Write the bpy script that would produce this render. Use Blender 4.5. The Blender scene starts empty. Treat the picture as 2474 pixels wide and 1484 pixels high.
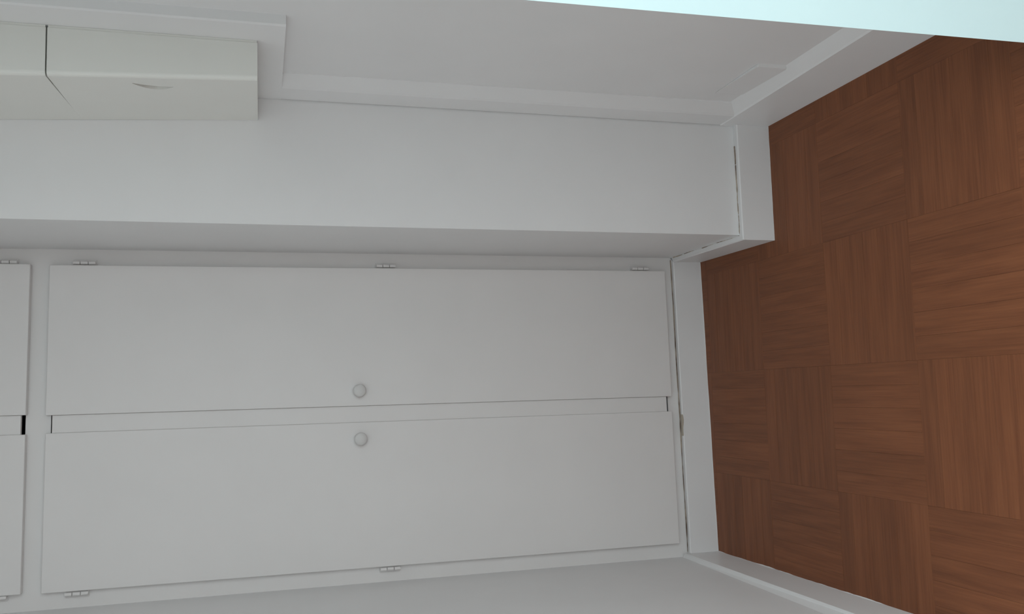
import bpy, bmesh, math, random
from mathutils import Vector, Matrix

random.seed(7)
SC = bpy.context.scene
COL = SC.collection

# ------------------------------------------------------------------ camera
CAM_P, CAM_YAW, CAM_ROLL, CAM_F = 0.27241, 0.09956, -0.00147, 2175.0
cp, sp = math.cos(CAM_P), math.sin(CAM_P)
cy, sy = math.cos(CAM_YAW), math.sin(CAM_YAW)
fwd = Vector((sy * cp, cy * cp, -sp))
r0 = Vector((cy, -sy, 0))
u0 = r0.cross(fwd)
right = r0 * math.cos(CAM_ROLL) + u0 * math.sin(CAM_ROLL)
up = right.cross(fwd)
cam_data = bpy.data.cameras.new('camera')
cam = bpy.data.objects.new('camera', cam_data)
COL.objects.link(cam)
# the phone was held on its side: picture-right points down, picture-up points to the room's right
m3 = Matrix((-up, right, -fwd)).transposed()
cam.matrix_world = Matrix.Translation((0, 0, 1.45)) @ m3.to_4x4()
cam_data.sensor_fit = 'HORIZONTAL'
cam_data.sensor_width = 36.0
cam_data.lens = 36.0 * CAM_F / 2474.0
cam_data.clip_start = 0.02
SC.camera = cam

# ------------------------------------------------------------------ daylight
W = bpy.data.worlds.new('sky'); SC.world = W
W.use_nodes = True
bg = W.node_tree.nodes['Background']
bg.inputs[0].default_value = (0.87, 0.965, 1.0, 1)
bg.inputs[1].default_value = 2.6
WIN = dict(x0=-0.10, x1=2.15, z0=0.25, z1=2.50, y=-0.90)
SIDE = dict(y0=-0.85, y1=1.22, z0=0.35, z1=2.55, xl=-2.1, xr=2.3)   # unseen side windows, added to brighten the niche's side walls
SIDE_L = dict(y0=-0.55, y1=0.90, z0=0.60, z1=2.35)


def portal(loc, rot, sx, sy_):
    ld = bpy.data.lights.new('window_portal', 'AREA')
    ld.shape = 'RECTANGLE'; ld.size = sx; ld.size_y = sy_
    ld.cycles.is_portal = True
    lo = bpy.data.objects.new('window_portal', ld); COL.objects.link(lo)
    lo.location = loc; lo.rotation_euler = [math.radians(a) for a in rot]


portal(((WIN['x0'] + WIN['x1']) / 2, WIN['y'] - 0.01, (WIN['z0'] + WIN['z1']) / 2), (90, 0, 0), WIN['x1'] - WIN['x0'], WIN['z1'] - WIN['z0'])
for sx, rz, q in ((SIDE['xl'] - 0.01, -90, SIDE_L), (SIDE['xr'] + 0.01, 90, SIDE)):
    portal((sx, (q['y0'] + q['y1']) / 2, (q['z0'] + q['z1']) / 2), (90, 0, rz), q['y1'] - q['y0'], q['z1'] - q['z0'])

SC.view_settings.view_transform = 'Standard'
SC.view_settings.look = 'None'
SC.view_settings.gamma = 1.0
SC.view_settings.use_curve_mapping = False
SC.view_settings.exposure = -0.06


# ------------------------------------------------------------------ materials
def nodes_of(name):
    m = bpy.data.materials.new(name); m.use_nodes = True
    nt = m.node_tree
    return m, nt, nt.nodes, nt.links, nt.nodes['Principled BSDF']


def paint(name, col, rough=0.5, bump=0.10, var=0.03, scale=5.0):
    m, nt, N, L, b = nodes_of(name)
    tc = N.new('ShaderNodeTexCoord')
    n1 = N.new('ShaderNodeTexNoise'); n1.inputs['Scale'].default_value = scale; n1.inputs['Detail'].default_value = 3
    L.new(tc.outputs['Object'], n1.inputs['Vector'])
    mix = N.new('ShaderNodeMix'); mix.data_type = 'RGBA'
    mix.inputs[6].default_value = (*[c * (1 - var) for c in col], 1)
    mix.inputs[7].default_value = (*[min(1, c * (1 + var)) for c in col], 1)
    L.new(n1.outputs['Fac'], mix.inputs[0])
    L.new(mix.outputs[2], b.inputs['Base Color'])
    b.inputs['Roughness'].default_value = rough
    n2 = N.new('ShaderNodeTexNoise'); n2.inputs['Scale'].default_value = 60; n2.inputs['Detail'].default_value = 4
    L.new(tc.outputs['Object'], n2.inputs['Vector'])
    bp = N.new('ShaderNodeBump'); bp.inputs['Strength'].default_value = bump; bp.inputs['Distance'].default_value = 0.002
    L.new(n2.outputs['Fac'], bp.inputs['Height']); L.new(bp.outputs['Normal'], b.inputs['Normal'])
    return m


M_WALL = paint('wall_paint', (0.86, 0.85, 0.845), 0.55)
M_CLOSET = paint('closet_paint', (0.84, 0.815, 0.80), 0.45, 0.06)
M_BASE = paint('baseboard_paint', (0.86, 0.85, 0.845), 0.4, 0.06)
M_CAB = paint('cabinet_paint', (0.85, 0.84, 0.79), 0.4, 0.05)
M_NEAR = paint('near_wall_daylight_tint', (0.74, 0.965, 0.985), 0.5, 0.05)  # white wall; cyan cast of its overexposed daylight put into the colour
M_CEIL = paint('ceiling_paint', (0.88, 0.88, 0.87), 0.7)
M_DARK = paint('dark_backing', (0.05, 0.045, 0.04), 0.8)  # near-black: closet interior's shade put into the colour; dark bed under the parquet


def crack_mat():
    m, nt, N, L, b = nodes_of('old_joint')
    tc = N.new('ShaderNodeTexCoord')
    n1 = N.new('ShaderNodeTexNoise'); n1.inputs['Scale'].default_value = 22; n1.inputs['Detail'].default_value = 2
    L.new(tc.outputs['Object'], n1.inputs['Vector'])
    r = N.new('ShaderNodeValToRGB')
    r.color_ramp.elements[0].position = 0.35; r.color_ramp.elements[0].color = (0.22, 0.165, 0.13, 1)
    r.color_ramp.elements[1].position = 0.62; r.color_ramp.elements[1].color = (0.60, 0.51, 0.42, 1)
    L.new(n1.outputs['Fac'], r.inputs[0]); L.new(r.outputs[0], b.inputs['Base Color'])
    b.inputs['Roughness'].default_value = 0.9
    return m


M_CRACK = crack_mat()
M_FILL = paint('old_filler', (0.50, 0.44, 0.36), 0.9, 0.3, 0.12, 60)
M_KNOB = paint('knob_paint', (0.73, 0.715, 0.70), 0.45, 0.03)


def parquet_mat():
    m, nt, N, L, b = nodes_of('parquet_wood')
    tc = N.new('ShaderNodeTexCoord'); oi = N.new('ShaderNodeObjectInfo')
    add = N.new('ShaderNodeVectorMath'); add.operation = 'ADD'
    mul = N.new('ShaderNodeVectorMath'); mul.operation = 'SCALE'; mul.inputs['Scale'].default_value = 37.0
    comb = N.new('ShaderNodeCombineXYZ')
    for i in range(3): L.new(oi.outputs['Random'], comb.inputs[i])
    L.new(comb.outputs[0], mul.inputs[0])
    L.new(tc.outputs['Object'], add.inputs[0]); L.new(mul.outputs[0], add.inputs[1])
    mp = N.new('ShaderNodeMapping'); mp.inputs['Scale'].default_value = (7, 240, 60)
    L.new(add.outputs[0], mp.inputs['Vector'])
    g = N.new('ShaderNodeTexNoise'); g.inputs['Scale'].default_value = 1.0; g.inputs['Detail'].default_value = 5; g.inputs['Roughness'].default_value = 0.6
    L.new(mp.outputs[0], g.inputs['Vector'])
    mp2 = N.new('ShaderNodeMapping'); mp2.inputs['Scale'].default_value = (4, 45, 14)
    L.new(add.outputs[0], mp2.inputs['Vector'])
    g2 = N.new('ShaderNodeTexNoise'); g2.inputs['Scale'].default_value = 1.0; g2.inputs['Detail'].default_value = 3
    L.new(mp2.outputs[0], g2.inputs['Vector'])
    a = N.new('ShaderNodeMath'); a.operation = 'ADD'
    L.new(g.outputs['Fac'], a.inputs[0]); L.new(g2.outputs['Fac'], a.inputs[1])
    h = N.new('ShaderNodeMath'); h.operation = 'MULTIPLY'; h.inputs[1].default_value = 0.5
    L.new(a.outputs[0], h.inputs[0])
    r = N.new('ShaderNodeValToRGB')
    r.color_ramp.elements[0].position = 0.34; r.color_ramp.elements[0].color = (0.172, 0.056, 0.022, 1)
    r.color_ramp.elements[1].position = 0.66; r.color_ramp.elements[1].color = (0.262, 0.092, 0.037, 1)
    L.new(h.outputs[0], r.inputs[0])
    mr = N.new('ShaderNodeMapRange'); mr.inputs['To Min'].default_value = 0.93; mr.inputs['To Max'].default_value = 1.07
    L.new(oi.outputs['Random'], mr.inputs['Value'])
    hs = N.new('ShaderNodeHueSaturation'); L.new(mr.outputs[0], hs.inputs['Value'])
    L.new(r.outputs[0], hs.inputs['Color'])
    L.new(hs.outputs[0], b.inputs['Base Color'])
    b.inputs['Roughness'].default_value = 0.5
    b.inputs['Specular IOR Level'].default_value = 0.35
    bp = N.new('ShaderNodeBump'); bp.inputs['Strength'].default_value = 0.25; bp.inputs['Distance'].default_value = 0.0006
    L.new(g.outputs['Fac'], bp.inputs['Height']); L.new(bp.outputs['Normal'], b.inputs['Normal'])
    return m


M_WOOD = parquet_mat()


# ------------------------------------------------------------------ mesh helpers
def obj(name, bm, mat, parent=None, smooth=False):
    bmesh.ops.recalc_face_normals(bm, faces=bm.faces[:])
    me = bpy.data.meshes.new(name); bm.to_mesh(me); bm.free()
    if smooth:
        for p in me.polygons: p.use_smooth = True
    me.materials.append(mat)
    o = bpy.data.objects.new(name, me); COL.objects.link(o)
    if parent: o.parent = parent
    return o


def box(bm, x0, x1, y0, y1, z0, z1, bev=0.0, seg=2):
    vs = [bm.verts.new((x, y, z)) for x in (x0, x1) for y in (y0, y1) for z in (z0, z1)]
    fs = [(0, 1, 3, 2), (4, 6, 7, 5), (0, 4, 5, 1), (2, 3, 7, 6), (0, 2, 6, 4), (1, 5, 7, 3)]
    faces = [bm.faces.new([vs[i] for i in f]) for f in fs]
    if bev:
        edges = list({e for f in faces for e in f.edges})
        bmesh.ops.bevel(bm, geom=edges, offset=bev, segments=seg, affect='EDGES', profile=0.5)
    return faces


def prism(bm, poly, z0, z1, bev=0.0):
    lo_ = [bm.verts.new((x, y, z0)) for x, y in poly]
    hi_ = [bm.verts.new((x, y, z1)) for x, y in poly]
    n = len(poly)
    fs = [bm.faces.new(lo_), bm.faces.new(hi_)]
    for i in range(n):
        fs.append(bm.faces.new([lo_[i], lo_[(i + 1) % n], hi_[(i + 1) % n], hi_[i]]))
    if bev:
        edges = [e for f in fs[:2] for e in f.edges]
        bmesh.ops.bevel(bm, geom=edges, offset=bev, segments=2, affect='EDGES')


def loft(bm, rings, caps=True):
    R = [[bm.verts.new(p) for p in ring] for ring in rings]
    n = len(R[0])
    for a, b in zip(R, R[1:]):
        for i in range(n):
            bm.faces.new([a[i], a[(i + 1) % n], b[(i + 1) % n], b[i]])
    if caps:
        bm.faces.new(R[0]); bm.faces.new(R[-1])


def lathe(bm, prof, axis_dir=(0, -1, 0), centre=(0, 0, 0), n=24):
    d = Vector(axis_dir).normalized()
    a = d.orthogonal().normalized(); b = d.cross(a)
    c = Vector(centre)
    rings = []
    for r, h in prof:
        rings.append([c + d * h + (a * math.cos(2 * math.pi * k / n) + b * math.sin(2 * math.pi * k / n)) * max(r, 1e-4) for k in range(n)])
    loft(bm, rings)


def struct(o):
    o['kind'] = 'structure'; return o


def tag(o, label, cat, group=None):
    o['label'] = label; o['category'] = cat
    if group: o['group'] = group
    return o


# ------------------------------------------------------------------ room plan (metres)
XL = -0.5484                     # left wall
XS_F, XS_B = 0.4422, 0.4461      # side of the chimney pier, front and back
YP = 2.3217                      # front of the pier (back wall of the room)
XC = 0.7687                      # corner strip / upper boarding on the right wall
XR = 0.7915                      # right wall proper
YW_R, YW_L = 2.77714, 2.74845    # closet front at its right and left ends
CEIL = 2.62
Y0 = WIN['y']                    # window wall behind the camera
XFAR = 2.3                       # side walls of the wider bay behind the camera
XFARL = -2.1
YN = 1.30                        # wall end close to the camera
YL = 1.62                        # where the left wall of the niche ends

# floor slab under the parquet
bm = bmesh.new(); box(bm, XFARL - 0.1, XFAR + 0.1, Y0 - 0.1, 3.4, -0.08, -0.008)
floor = struct(obj('floor', bm, M_DARK))

# walls
bm = bmesh.new(); box(bm, XL - 0.12, XL, YL, 3.4, 0, CEIL)
struct(obj('wall_left', bm, M_WALL))
bm = bmesh.new()
prism(bm, [(XS_F, YP), (XR + 0.12, YP + 0.0005), (XR + 0.12, 3.4), (XS_B, 3.4), (XS_B, YW_R)], 0, CEIL)
struct(obj('wall_back', bm, M_WALL))
# right wall, leaning out a touch towards the floor, as the photo shows
bm = bmesh.new()
loft(bm, [[(XR + 0.004, YN + 0.08, 0), (XR + 0.12, YN + 0.08, 0), (XR + 0.12, YP - 0.0005, 0), (XR + 0.002, YP - 0.0005, 0)],
          [(XR, YN + 0.08, 0.7), (XR + 0.12, YN + 0.08, 0.7), (XR + 0.12, YP - 0.0005, 0.7), (XR, YP - 0.0005, 0.7)],
          [(XR, YN + 0.08, CEIL), (XR + 0.12, YN + 0.08, CEIL), (XR + 0.12, YP - 0.0005, CEIL), (XR, YP - 0.0005, CEIL)]])
struct(obj('wall_right', bm, M_WALL))
# wall end close to the camera, in full daylight
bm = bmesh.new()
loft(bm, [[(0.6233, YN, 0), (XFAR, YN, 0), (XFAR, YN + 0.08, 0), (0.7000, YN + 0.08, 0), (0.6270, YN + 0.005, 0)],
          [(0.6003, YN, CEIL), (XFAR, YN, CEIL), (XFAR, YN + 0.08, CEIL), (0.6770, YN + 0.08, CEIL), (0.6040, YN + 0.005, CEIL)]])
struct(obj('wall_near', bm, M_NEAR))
bm = bmesh.new()
box(bm, XFAR, XFAR + 0.12, Y0 - 0.12, SIDE['y0'], 0, CEIL)
box(bm, XFAR, XFAR + 0.12, SIDE['y1'], YN + 0.08, 0, CEIL)
box(bm, XFAR, XFAR + 0.12, SIDE['y0'], SIDE['y1'], 0, SIDE['z0'])
box(bm, XFAR, XFAR + 0.12, SIDE['y0'], SIDE['y1'], SIDE['z1'], CEIL)
struct(obj('wall_far_right', bm, M_WALL))
bm = bmesh.new()
box(bm, XFARL - 0.12, XFARL, Y0 - 0.12, SIDE_L['y0'], 0, CEIL)
box(bm, XFARL - 0.12, XFARL, SIDE_L['y1'], YL + 0.12, 0, CEIL)
box(bm, XFARL - 0.12, XFARL, SIDE_L['y0'], SIDE_L['y1'], 0, SIDE_L['z0'])
box(bm, XFARL - 0.12, XFARL, SIDE_L['y0'], SIDE_L['y1'], SIDE_L['z1'], CEIL)
struct(obj('wall_far_left', bm, M_WALL))
bm = bmesh.new(); box(bm, XFARL, XL - 0.1201, YL, YL + 0.12, 0, CEIL)
struct(obj('wall_near_left', bm, M_WALL))
# window wall behind the camera
bm = bmesh.new()
box(bm, XFARL, WIN['x0'], Y0 - 0.12, Y0, 0, CEIL)
box(bm, WIN['x1'], XFAR, Y0 - 0.12, Y0, 0, CEIL)
box(bm, WIN['x0'], WIN['x1'], Y0 - 0.12, Y0, 0, WIN['z0'])
box(bm, WIN['x0'], WIN['x1'], Y0 - 0.12, Y0, WIN['z1'], CEIL)
struct(obj('wall_front', bm, M_WALL))
bm = bmesh.new()
yw = Y0 - 0.10
for x in (WIN['x0'], WIN['x1'] - 0.05, 1.025):
    box(bm, x, x + 0.05, yw, yw + 0.04, WIN['z0'], WIN['z1'])
for z in (WIN['z0'], WIN['z1'] - 0.05):
    box(bm, WIN['x0'], WIN['x1'], yw, yw + 0.04, z, z + 0.05)
struct(obj('window_1', bm, M_BASE))
for nm, xa, q in (('fill_window_left', XFARL - 0.10, SIDE_L), ('fill_window_right', XFAR + 0.06, SIDE)):  # frames of the unseen side windows added to light the niche
    bm = bmesh.new()
    for y in (q['y0'], q['y1'] - 0.05, (q['y0'] + q['y1']) / 2 - 0.025):
        box(bm, xa, xa + 0.04, y, y + 0.05, q['z0'], q['z1'])
    for z in (q['z0'], q['z1'] - 0.05):
        box(bm, xa, xa + 0.04, q['y0'], q['y1'], z, z + 0.05)
    struct(obj(nm, bm, M_BASE))
bm = bmesh.new(); box(bm, XFARL - 0.12, XFAR + 0.12, Y0 - 0.12, 3.4, CEIL, CEIL + 0.1)
struct(obj('ceiling', bm, M_CEIL))

# raised boarding on the right wall: a corner strip and a board above it
bm = bmesh.new()
prism(bm, [(XC + 0.0005, YP - 0.0032), (XC, 2.236), (XC + 0.003, 2.226), (XR - 0.001, 2.186), (XR + 0.004, 2.185), (XR + 0.004, YP - 0.0032)], 0.108, 1.3985)
struct(obj('trim_1', bm, M_WALL))
bm = bmesh.new()
prism(bm, [(XC, YP - 0.0006), (XC, 1.852), (XC + 0.003, 1.848), (XR + 0.004, 1.846), (XR + 0.004, YP - 0.0006)], 1.3985, CEIL)
struct(obj('trim_2', bm, M_WALL))


# ------------------------------------------------------------------ parquet: squares of six fingers, grain turning from square to square
T, NF = 0.328, 6
FX, FY = 0.05, 1.742
GW = T / NF


def finger_mesh(length, width):
    bm = bmesh.new()
    l, w, c = length / 2 - 0.0001, width / 2 - 0.0001, 0.0006
    a = [bm.verts.new((sx * l, sy_ * w, -0.008)) for sx, sy_ in ((-1, -1), (1, -1), (1, 1), (-1, 1))]
    b = [bm.verts.new((sx * l, sy_ * w, -c * 0.5)) for sx, sy_ in ((-1, -1), (1, -1), (1, 1), (-1, 1))]
    t = [bm.verts.new((sx * (l - c), sy_ * (w - c), 0)) for sx, sy_ in ((-1, -1), (1, -1), (1, 1), (-1, 1))]
    bm.faces.new(t)
    for i in range(4):
        j = (i + 1) % 4
        bm.faces.new([a[i], a[j], b[j], b[i]]); bm.faces.new([b[i], b[j], t[j], t[i]])
    bmesh.ops.recalc_face_normals(bm, faces=bm.faces[:])
    me = bpy.data.meshes.new('parquet_strip'); bm.to_mesh(me); bm.free()
    me.materials.append(M_WOOD)
    return me


FING = finger_mesh(T, GW)
rest = bmesh.new()
for i in range(-8, 7):
    for j in range(-9, 5):
        x0, y0 = FX + i * T, FY + j * T
        if x0 + T < XFARL or x0 > XFAR or y0 + T < Y0 or y0 > 2.85: continue
        if x0 > XR + 0.02 and y0 > YN + 0.05: continue
        if x0 + T < XL and y0 > YL + 0.05: continue
        along_y = (i + j) % 2 == 1
        for k in range(NF):
            off = (k + 0.5) * GW
            cx, cy_ = (x0 + off, y0 + T / 2) if along_y else (x0 + T / 2, y0 + off)
            if along_y and (cx - GW / 2 < XFARL - 0.1 or cx + GW / 2 > XFAR + 0.1): continue
            if cx > XS_F + 0.2 and cy_ > YP + 0.1: continue
            rz = math.pi / 2 if along_y else 0.0
            dz = random.uniform(-0.0002, 0.0)
            if y0 > 0.6 and x0 < XR and x0 + T > XL:
                o = bpy.data.objects.new('parquet_strip', FING); COL.objects.link(o)
                o.parent = floor
                o.location = (cx, cy_, dz)
                o.rotation_euler = (random.uniform(-0.002, 0.002), 0, rz + random.choice((0, math.pi)))
            else:
                n0 = len(rest.verts)
                rest.from_mesh(FING)
                rest.verts.ensure_lookup_table()
                bmesh.ops.transform(rest, matrix=Matrix.Translation((cx, cy_, dz)) @ Matrix.Rotation(rz, 4, 'Z'), verts=rest.verts[n0:])
o = obj('parquet_field', rest, M_WOOD, floor); o['kind'] = 'stuff'


# ------------------------------------------------------------------ baseboards
def board(name, pts_in, pts_out, zo, zi, bev=0.003):
    """pts_in: the two wall-side plan points, pts_out: the two room-side ones; zo / zi: heights at the room and wall edge (pairs)."""
    bm = bmesh.new()
    rings = []
    for (pi, po, a, b) in zip(pts_in, pts_out, zo, zi):
        pi, po = Vector((*pi, 0)), Vector((*po, 0))
        d = (pi - po)
        up_ = Vector((0, 0, 1))
        rings.append([po, po + up_ * (a - bev), po + d * min(0.25, bev / max(d.length, 1e-4)) + up_ * a, pi + up_ * b, pi])
    loft(bm, rings)
    return struct(obj(name, bm, M_BASE))


def ribbon(parent, name, p0, p1, side, w, n=60, z_amp=0.0, gaps=(), wmin=0.15, mat=M_CRACK, lift=0.0005):
    """thin irregular seam from p0 to p1, widening towards side; gaps: stretches (0..1) where it closes."""
    bm = bmesh.new()
    p0, p1, side = Vector(p0), Vector(p1), Vector(side)
    rows, ph = [], random.random() * 9
    cur = 0.5
    for k in range(n + 1):
        t = k / n
        cur = min(1, max(wmin, cur + random.uniform(-0.28, 0.28)))
        wid = w * cur
        if any(a < t < b for a, b in gaps): wid = w * 0.02
        c = p0.lerp(p1, t) + side * (w * 0.12 * math.sin(t * 17 + ph))
        rows.append((c - side * wid * 0.5, c + side * wid * 0.5))
    up_ = Vector((0, 0, lift))
    rings = [[a, b, b + up_, a + up_] for a, b in rows]
    loft(bm, rings)
    return obj(name, bm, mat, parent)


def ywall(x):
    return YW_R + (YW_L - YW_R) * (XS_B - x) / (XS_B - XL)


ang = math.atan2(YW_R - YW_L, XS_B - XL)
nrm = Vector((math.sin(ang), -math.cos(ang), 0))     # out of the closet front, into the room
tw = 0.0115
b_closet = board('baseboard_closet', [(XL + 0.013, ywall(XL) + 0.0115), (XS_B - 0.0005, ywall(XS_B) + 0.0115)],
                 [(XL + 0.013, ywall(XL) - tw), (XS_B - 0.0175, ywall(XS_B) - tw)], (0.1005, 0.1015), (0.1005, 0.1015))
ribbon(b_closet, 'joint_gap', (XL + 0.016, ywall(XL) + 0.0070, 0.1012), (XS_B - 0.008, ywall(XS_B) + 0.0070, 0.1020),
       (0, 1, 0), 0.0100, 90, wmin=0.3)
# a scab of old filler standing proud of the joint
bm = bmesh.new()
rr = []
for k in range(9):
    t = k / 8; x = -0.085 - 0.07 * t
    hh = 0.002 + 0.004 * math.sin(math.pi * min(1, t * 1.5 + 0.1)) * (1 if t < .6 else .35)
    y = ywall(x) - tw - 0.0008
    rr.append([(x, y, 0.103), (x, y, 0.103 - hh), (x, y + 0.006, 0.1025), (x, y + 0.006, 0.1045)])
loft(bm, rr)
o = obj('filler_lump', bm, M_FILL, b_closet)

tp = 0.0215
b_side = board('baseboard_pier_side', [(XS_F, YP), (XS_B, ywall(XS_B))],
               [(XS_F - 0.0175, YP - tp), (XS_B - 0.0175, ywall(XS_B) - tw)], (0.1025, 0.1015), (0.1025, 0.1015))
ribbon(b_side, 'joint_gap', (XS_F - 0.002, YP - 0.0, 0.1027), (XS_B - 0.002, ywall(XS_B) - 0.012, 0.1017), (1, 0, 0), 0.0042, 60,
       gaps=((0.0, .1), (.3, .36), (.52, .66), (.8, .84)), wmin=0.2)
b_front = board('baseboard_back', [(XS_F, YP), (XC - 0.0005, YP)], [(XS_F - 0.0175, YP - tp), (XC - 0.002, YP - tp)],
                (0.1035, 0.1055), (0.1025, 0.1045))
ribbon(b_front, 'joint_gap', (XS_F + 0.004, YP - 0.0030, 0.1028), (XC - 0.062, YP - 0.0030, 0.1050), (0, 1, 0), 0.0072, 70, wmin=0.3,
       gaps=((.2, .22), (.78, .8)))
b_right = board('baseboard_right', [(XR + 0.003, YN + 0.081), (XR + 0.001, YP - 0.001)], [(XC + 0.001, YN + 0.081), (XC - 0.002, YP - 0.001)],
                (0.168, 0.150), (0.198, 0.185), bev=0.004)
b_left = board('baseboard_left', [(XL, YL + 0.0005), (XL, ywall(XL) - 0.0002)], [(XL + 0.0170, YL + 0.0005), (XL + 0.0135, ywall(XL) - 0.0002)],
               (0.125, 0.119), (0.155, 0.122), bev=0.004)
# ragged paint lines where the boards meet the parquet
ribbon(b_left, 'paint_edge', (XL + 0.0165, YL + 0.002, 0.0), (XL + 0.0140, ywall(XL) - tw, 0.0), (1, 0, 0), 0.005, 90, wmin=0.05, mat=M_BASE, lift=0.0008)
ribbon(b_front, 'paint_edge', (XS_F - 0.016, YP - tp, 0.0), (XC - 0.004, YP - tp, 0.0), (0, 1, 0), 0.0025, 50, wmin=0.1, mat=M_BASE, lift=0.0008)
ribbon(b_closet, 'paint_edge', (XL + 0.014, ywall(XL) - tw, 0.0), (XS_B - 0.02, ywall(XS_B) - tw, 0.0), (0, 1, 0), 0.003, 70, wmin=0.1, mat=M_BASE, lift=0.0008)

# ------------------------------------------------------------------ built-in closet in the alcove
closet = bpy.data.objects.new('built_in_closet', None); COL.objects.link(closet)
closet.location = (XL, YW_L, 0); closet.rotation_euler = (0, 0, ang)
tag(closet, 'white painted built-in closet filling the alcove, two tall doors below two small upper doors', 'closet')
WID = (XS_B - XL) / math.cos(ang)


def S(x): return (x - XL) / math.cos(ang)


OX0, OX1 = S(-0.4950), S(0.3900)            # door openings
ZB, ZT, ZU, ZUT = 0.1400, 2.0115, 2.0755, 2.46
FR = 0.012                                  # frame face lies behind the plane of the door faces
bm = bmesh.new()
box(bm, -0.001, OX0, FR, 0.04, 0.0, CEIL - 0.001)
box(bm, OX1, WID + 0.001, FR, 0.04, 0.0, CEIL - 0.001)
box(bm, OX0, OX1, FR, FR + 0.010, 0.0, ZB, 0.0)
box(bm, OX0, OX1, FR, 0.04, ZT, ZU, 0.0)
box(bm, OX0, OX1, FR, 0.04, ZUT, CEIL - 0.001, 0.0)
obj('frame', bm, M_CLOSET, closet)
bm = bmesh.new()
box(bm, 0.002, WID - 0.002, 0.50, 0.52, 0.0, CEIL - 0.001)
box(bm, 0.002, 0.02, 0.0405, 0.50, 0.0, CEIL - 0.001)
box(bm, WID - 0.02, WID - 0.002, 0.0405, 0.50, 0.0, CEIL - 0.001)
box(bm, 0.02, WID - 0.02, 0.0405, 0.50, ZT + 0.015, ZU - 0.015)
box(bm, 0.02, WID - 0.02, 0.0405, 0.50, 0.08, 0.10)
obj('carcass', bm, M_DARK, closet)


def door(x0, x1, z0, z1, front, label=None):
    bm = bmesh.new()
    box(bm, S(x0), S(x1), front, FR - 0.0005, z0, z1, 0.0022, 3)
    d = obj('door', bm, M_CLOSET, closet)
    if label: d['label'] = label
    return d


dr = door(-0.0242, 0.3969, 0.1356, 2.0211, -0.015, 'tall right-hand closet door with a round painted knob')
dl = door(-0.5017, -0.0732, 0.1356, 2.0211, -0.0095, 'tall left-hand closet door with a round painted knob and a lath down its edge')
ur = door(-0.0215, 0.3988, 2.0700, 2.4720, -0.014)
ul = door(-0.4990, -0.0744, 2.0700, 2.4720, -0.012)


def lath(parent, x0, x1, z0, z1):
    bm = bmesh.new(); box(bm, S(x0), S(x1), -0.0055, 0.010, z0, z1, 0.0008, 2)
    return obj('lath', bm, M_CLOSET, parent)


lath(dl, -0.0731, -0.0245, 0.1525, 2.0055)
lath(ul, -0.0743, -0.0218, 2.0838, 2.4500)


def knob(parent, x, z, front):
    bm = bmesh.new()
    prof = [(0.013, 0.0), (0.0125, 0.002), (0.0085, 0.004), (0.0075, 0.010), (0.011, 0.014), (0.0175, 0.0185), (0.0195, 0.0235),
            (0.0185, 0.028), (0.0145, 0.0312), (0.008, 0.0328), (0.0, 0.0332)]
    lathe(bm, [(r, h * 0.8) for r, h in prof], (0, -1, 0), (S(x), front, z), 28)
    return obj('knob', bm, M_KNOB, parent, smooth=True)


knob(dr, 0.0210, 1.164, -0.015)
knob(dl, -0.1230, 1.162, -0.0095)


def hinge(parent, x, z, front, side):
    bm = bmesh.new()
    x = S(x)
    for (a, b) in ((-0.030, -0.011), (-0.010, 0.010), (0.011, 0.030)):
        lathe(bm, [(0.0, a), (0.0052, a + 0.0006), (0.0052, b - 0.0006), (0.0, b)], (0, 0, 1), (x, front + 0.002, z), 12)
    box(bm, min(x, x + side * 0.011), max(x, x + side * 0.011), FR - 0.003, FR - 0.0004, z - 0.030, z + 0.030, 0.0006)
    box(bm, min(x, x - side * 0.006), max(x, x - side * 0.006), FR - 0.006, FR - 0.0004, z - 0.030, z + 0.030, 0.0006)
    return obj('hinge', bm, M_CLOSET, parent)


for z in (1.933, 1.0744, 0.2208): hinge(dr, 0.4050, z, -0.006, 1)
for z in (1.934, 1.078): hinge(dl, -0.5095, z, -0.006, -1)
hinge(ur, 0.4050, 2.135, -0.006, 1); hinge(ur, 0.4050, 2.40, -0.006, 1)
hinge(ul, -0.5050, 2.135, -0.006, -1); hinge(ul, -0.5050, 2.40, -0.006, -1)


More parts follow.
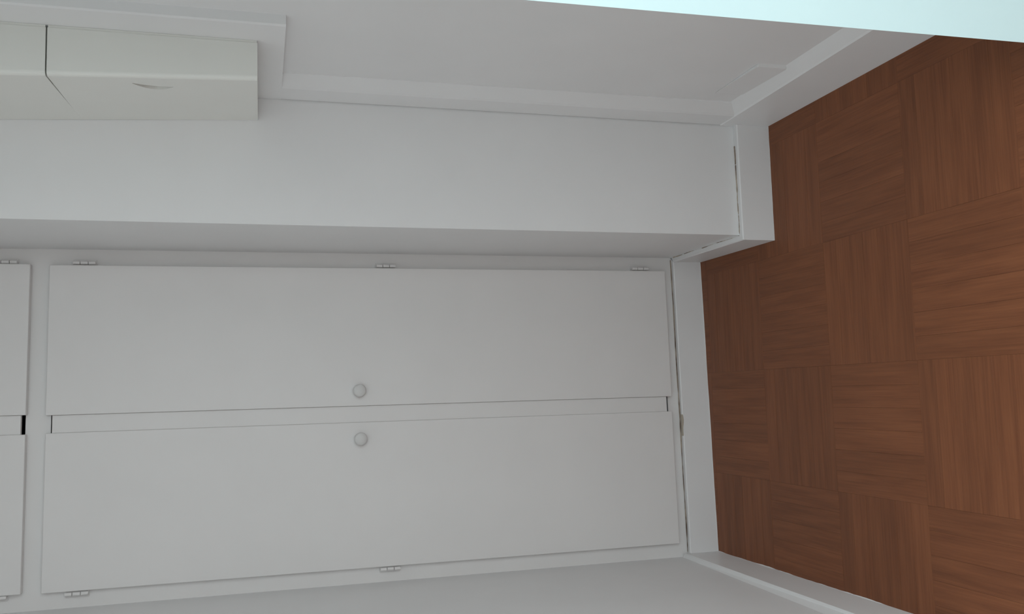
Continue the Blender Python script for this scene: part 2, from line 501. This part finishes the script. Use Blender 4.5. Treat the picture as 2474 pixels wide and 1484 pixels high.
# ------------------------------------------------------------------ two shallow wall cabinets, one above the other, in the right corner
def wall_cabinet(z0, z1, label, pull):
    e = bpy.data.objects.new('wall_cabinet', None); COL.objects.link(e)
    e.location = (XC, YP, z0); tag(e, label, 'cabinet', 'shallow cabinets on the right wall')
    h = z1 - z0
    yf = 1.937 - YP

    def corner(z):                            # the cabinets lean a little into the room towards the top
        return 0.6815 - 0.043 * (z - 1.4557) - XC, 0.7110 - 0.053 * (z - 1.4557) - XC

    def outline(z, grow=0.0):
        xf, xb = corner(z)
        r, p = 0.010, [(-0.006, yf)]
        for k in range(7):
            a = math.radians(-90 - 13.5 * k)
            p.append((xf + r + r * math.cos(a), yf + r + r * math.sin(a)))
        return p + [(xb, -0.0008), (-0.006, -0.0008)]

    bm = bmesh.new(); box(bm, -0.0059, -0.0003, yf + 0.001, -0.001, 0.001, h - 0.001)
    obj('back_plate', bm, M_CAB, e)
    # the wrap-round cover; its joint with the neighbour closes up towards the back, so the line fades out
    bm = bmesh.new()
    lo_, hi_ = outline(z0), outline(z1)
    q = [min(1.0, max(0.0, (y - yf) / 0.26)) * 0.0021 for x, y in lo_]
    loft(bm, [[(x, y, -u * (not pull)) for (x, y), u in zip(lo_, q)],
              [(x, y, 0.0012 - u * (not pull)) for (x, y), u in zip(lo_, q)],
              [(x, y, h + u * pull) for (x, y), u in zip(hi_, q)]])
    d = obj('cover', bm, M_CAB, e)
    xf, xb = corner(z0 + 0.21)
    if pull:
        # half-moon finger pull sunk into the left face
        bm = bmesh.new()
        def face_x(y): return xf + (xb - xf) * ((y - yf) / (-yf))
        outer, inner = [], []
        for k in range(17):
            u = -1 + k / 8
            z = 0.2145 + 0.0400 * u
            y0_ = 1.995 - YP - 0.012 * u
            inner.append((y0_ + 0.006 * (1 - u * u), z)); outer.append((y0_ + 0.034 * (1 - u * u) + 0.0015, z))
        ring = inner + outer[::-1]
        loft(bm, [[(face_x(y) - 0.01, y, z) for y, z in ring], [(face_x(y) + 0.012, y, z) for y, z in ring]])
        cut = obj('finger_pull_cut', bm, M_CAB)
        cut.location = e.location
        bpy.context.view_layer.update()
        md = d.modifiers.new('cut', 'BOOLEAN'); md.object = cut; md.solver = 'EXACT'
        bpy.context.view_layer.update()
        dg = bpy.context.evaluated_depsgraph_get()
        me = bpy.data.meshes.new_from_object(d.evaluated_get(dg))
        d.modifiers.clear(); d.data = me
        bpy.data.objects.remove(cut)
        # thin pressed lining inside the pull
        bm = bmesh.new()
        loft(bm, [[(face_x(y) + 0.0105, y, z) for y, z in ring], [(face_x(y) + 0.0118, y, z) for y, z in ring]])
        obj('finger_pull', bm, M_KNOB, d)
    return e


wall_cabinet(1.4557, 1.8638, 'white shallow wall cabinet with a crescent finger pull, fixed in the corner beside the pier', True)
wall_cabinet(1.8668, 2.32, 'white shallow wall cabinet directly above the cabinet with the finger pull', False)

# ------------------------------------------------------------------ blank cover plate just above the right baseboard
bm = bmesh.new()
prism(bm, [(XR + 0.003, 1.905), (XR - 0.0055, 1.907), (XR - 0.0060, 1.912), (XR - 0.000, 2.12), (XR + 0.003, 2.14)], 0.186, 0.268, 0.0025)
tag(obj('cover_plate', bm, M_WALL), 'white painted blank cover plate on the right wall, just above the baseboard', 'plate')
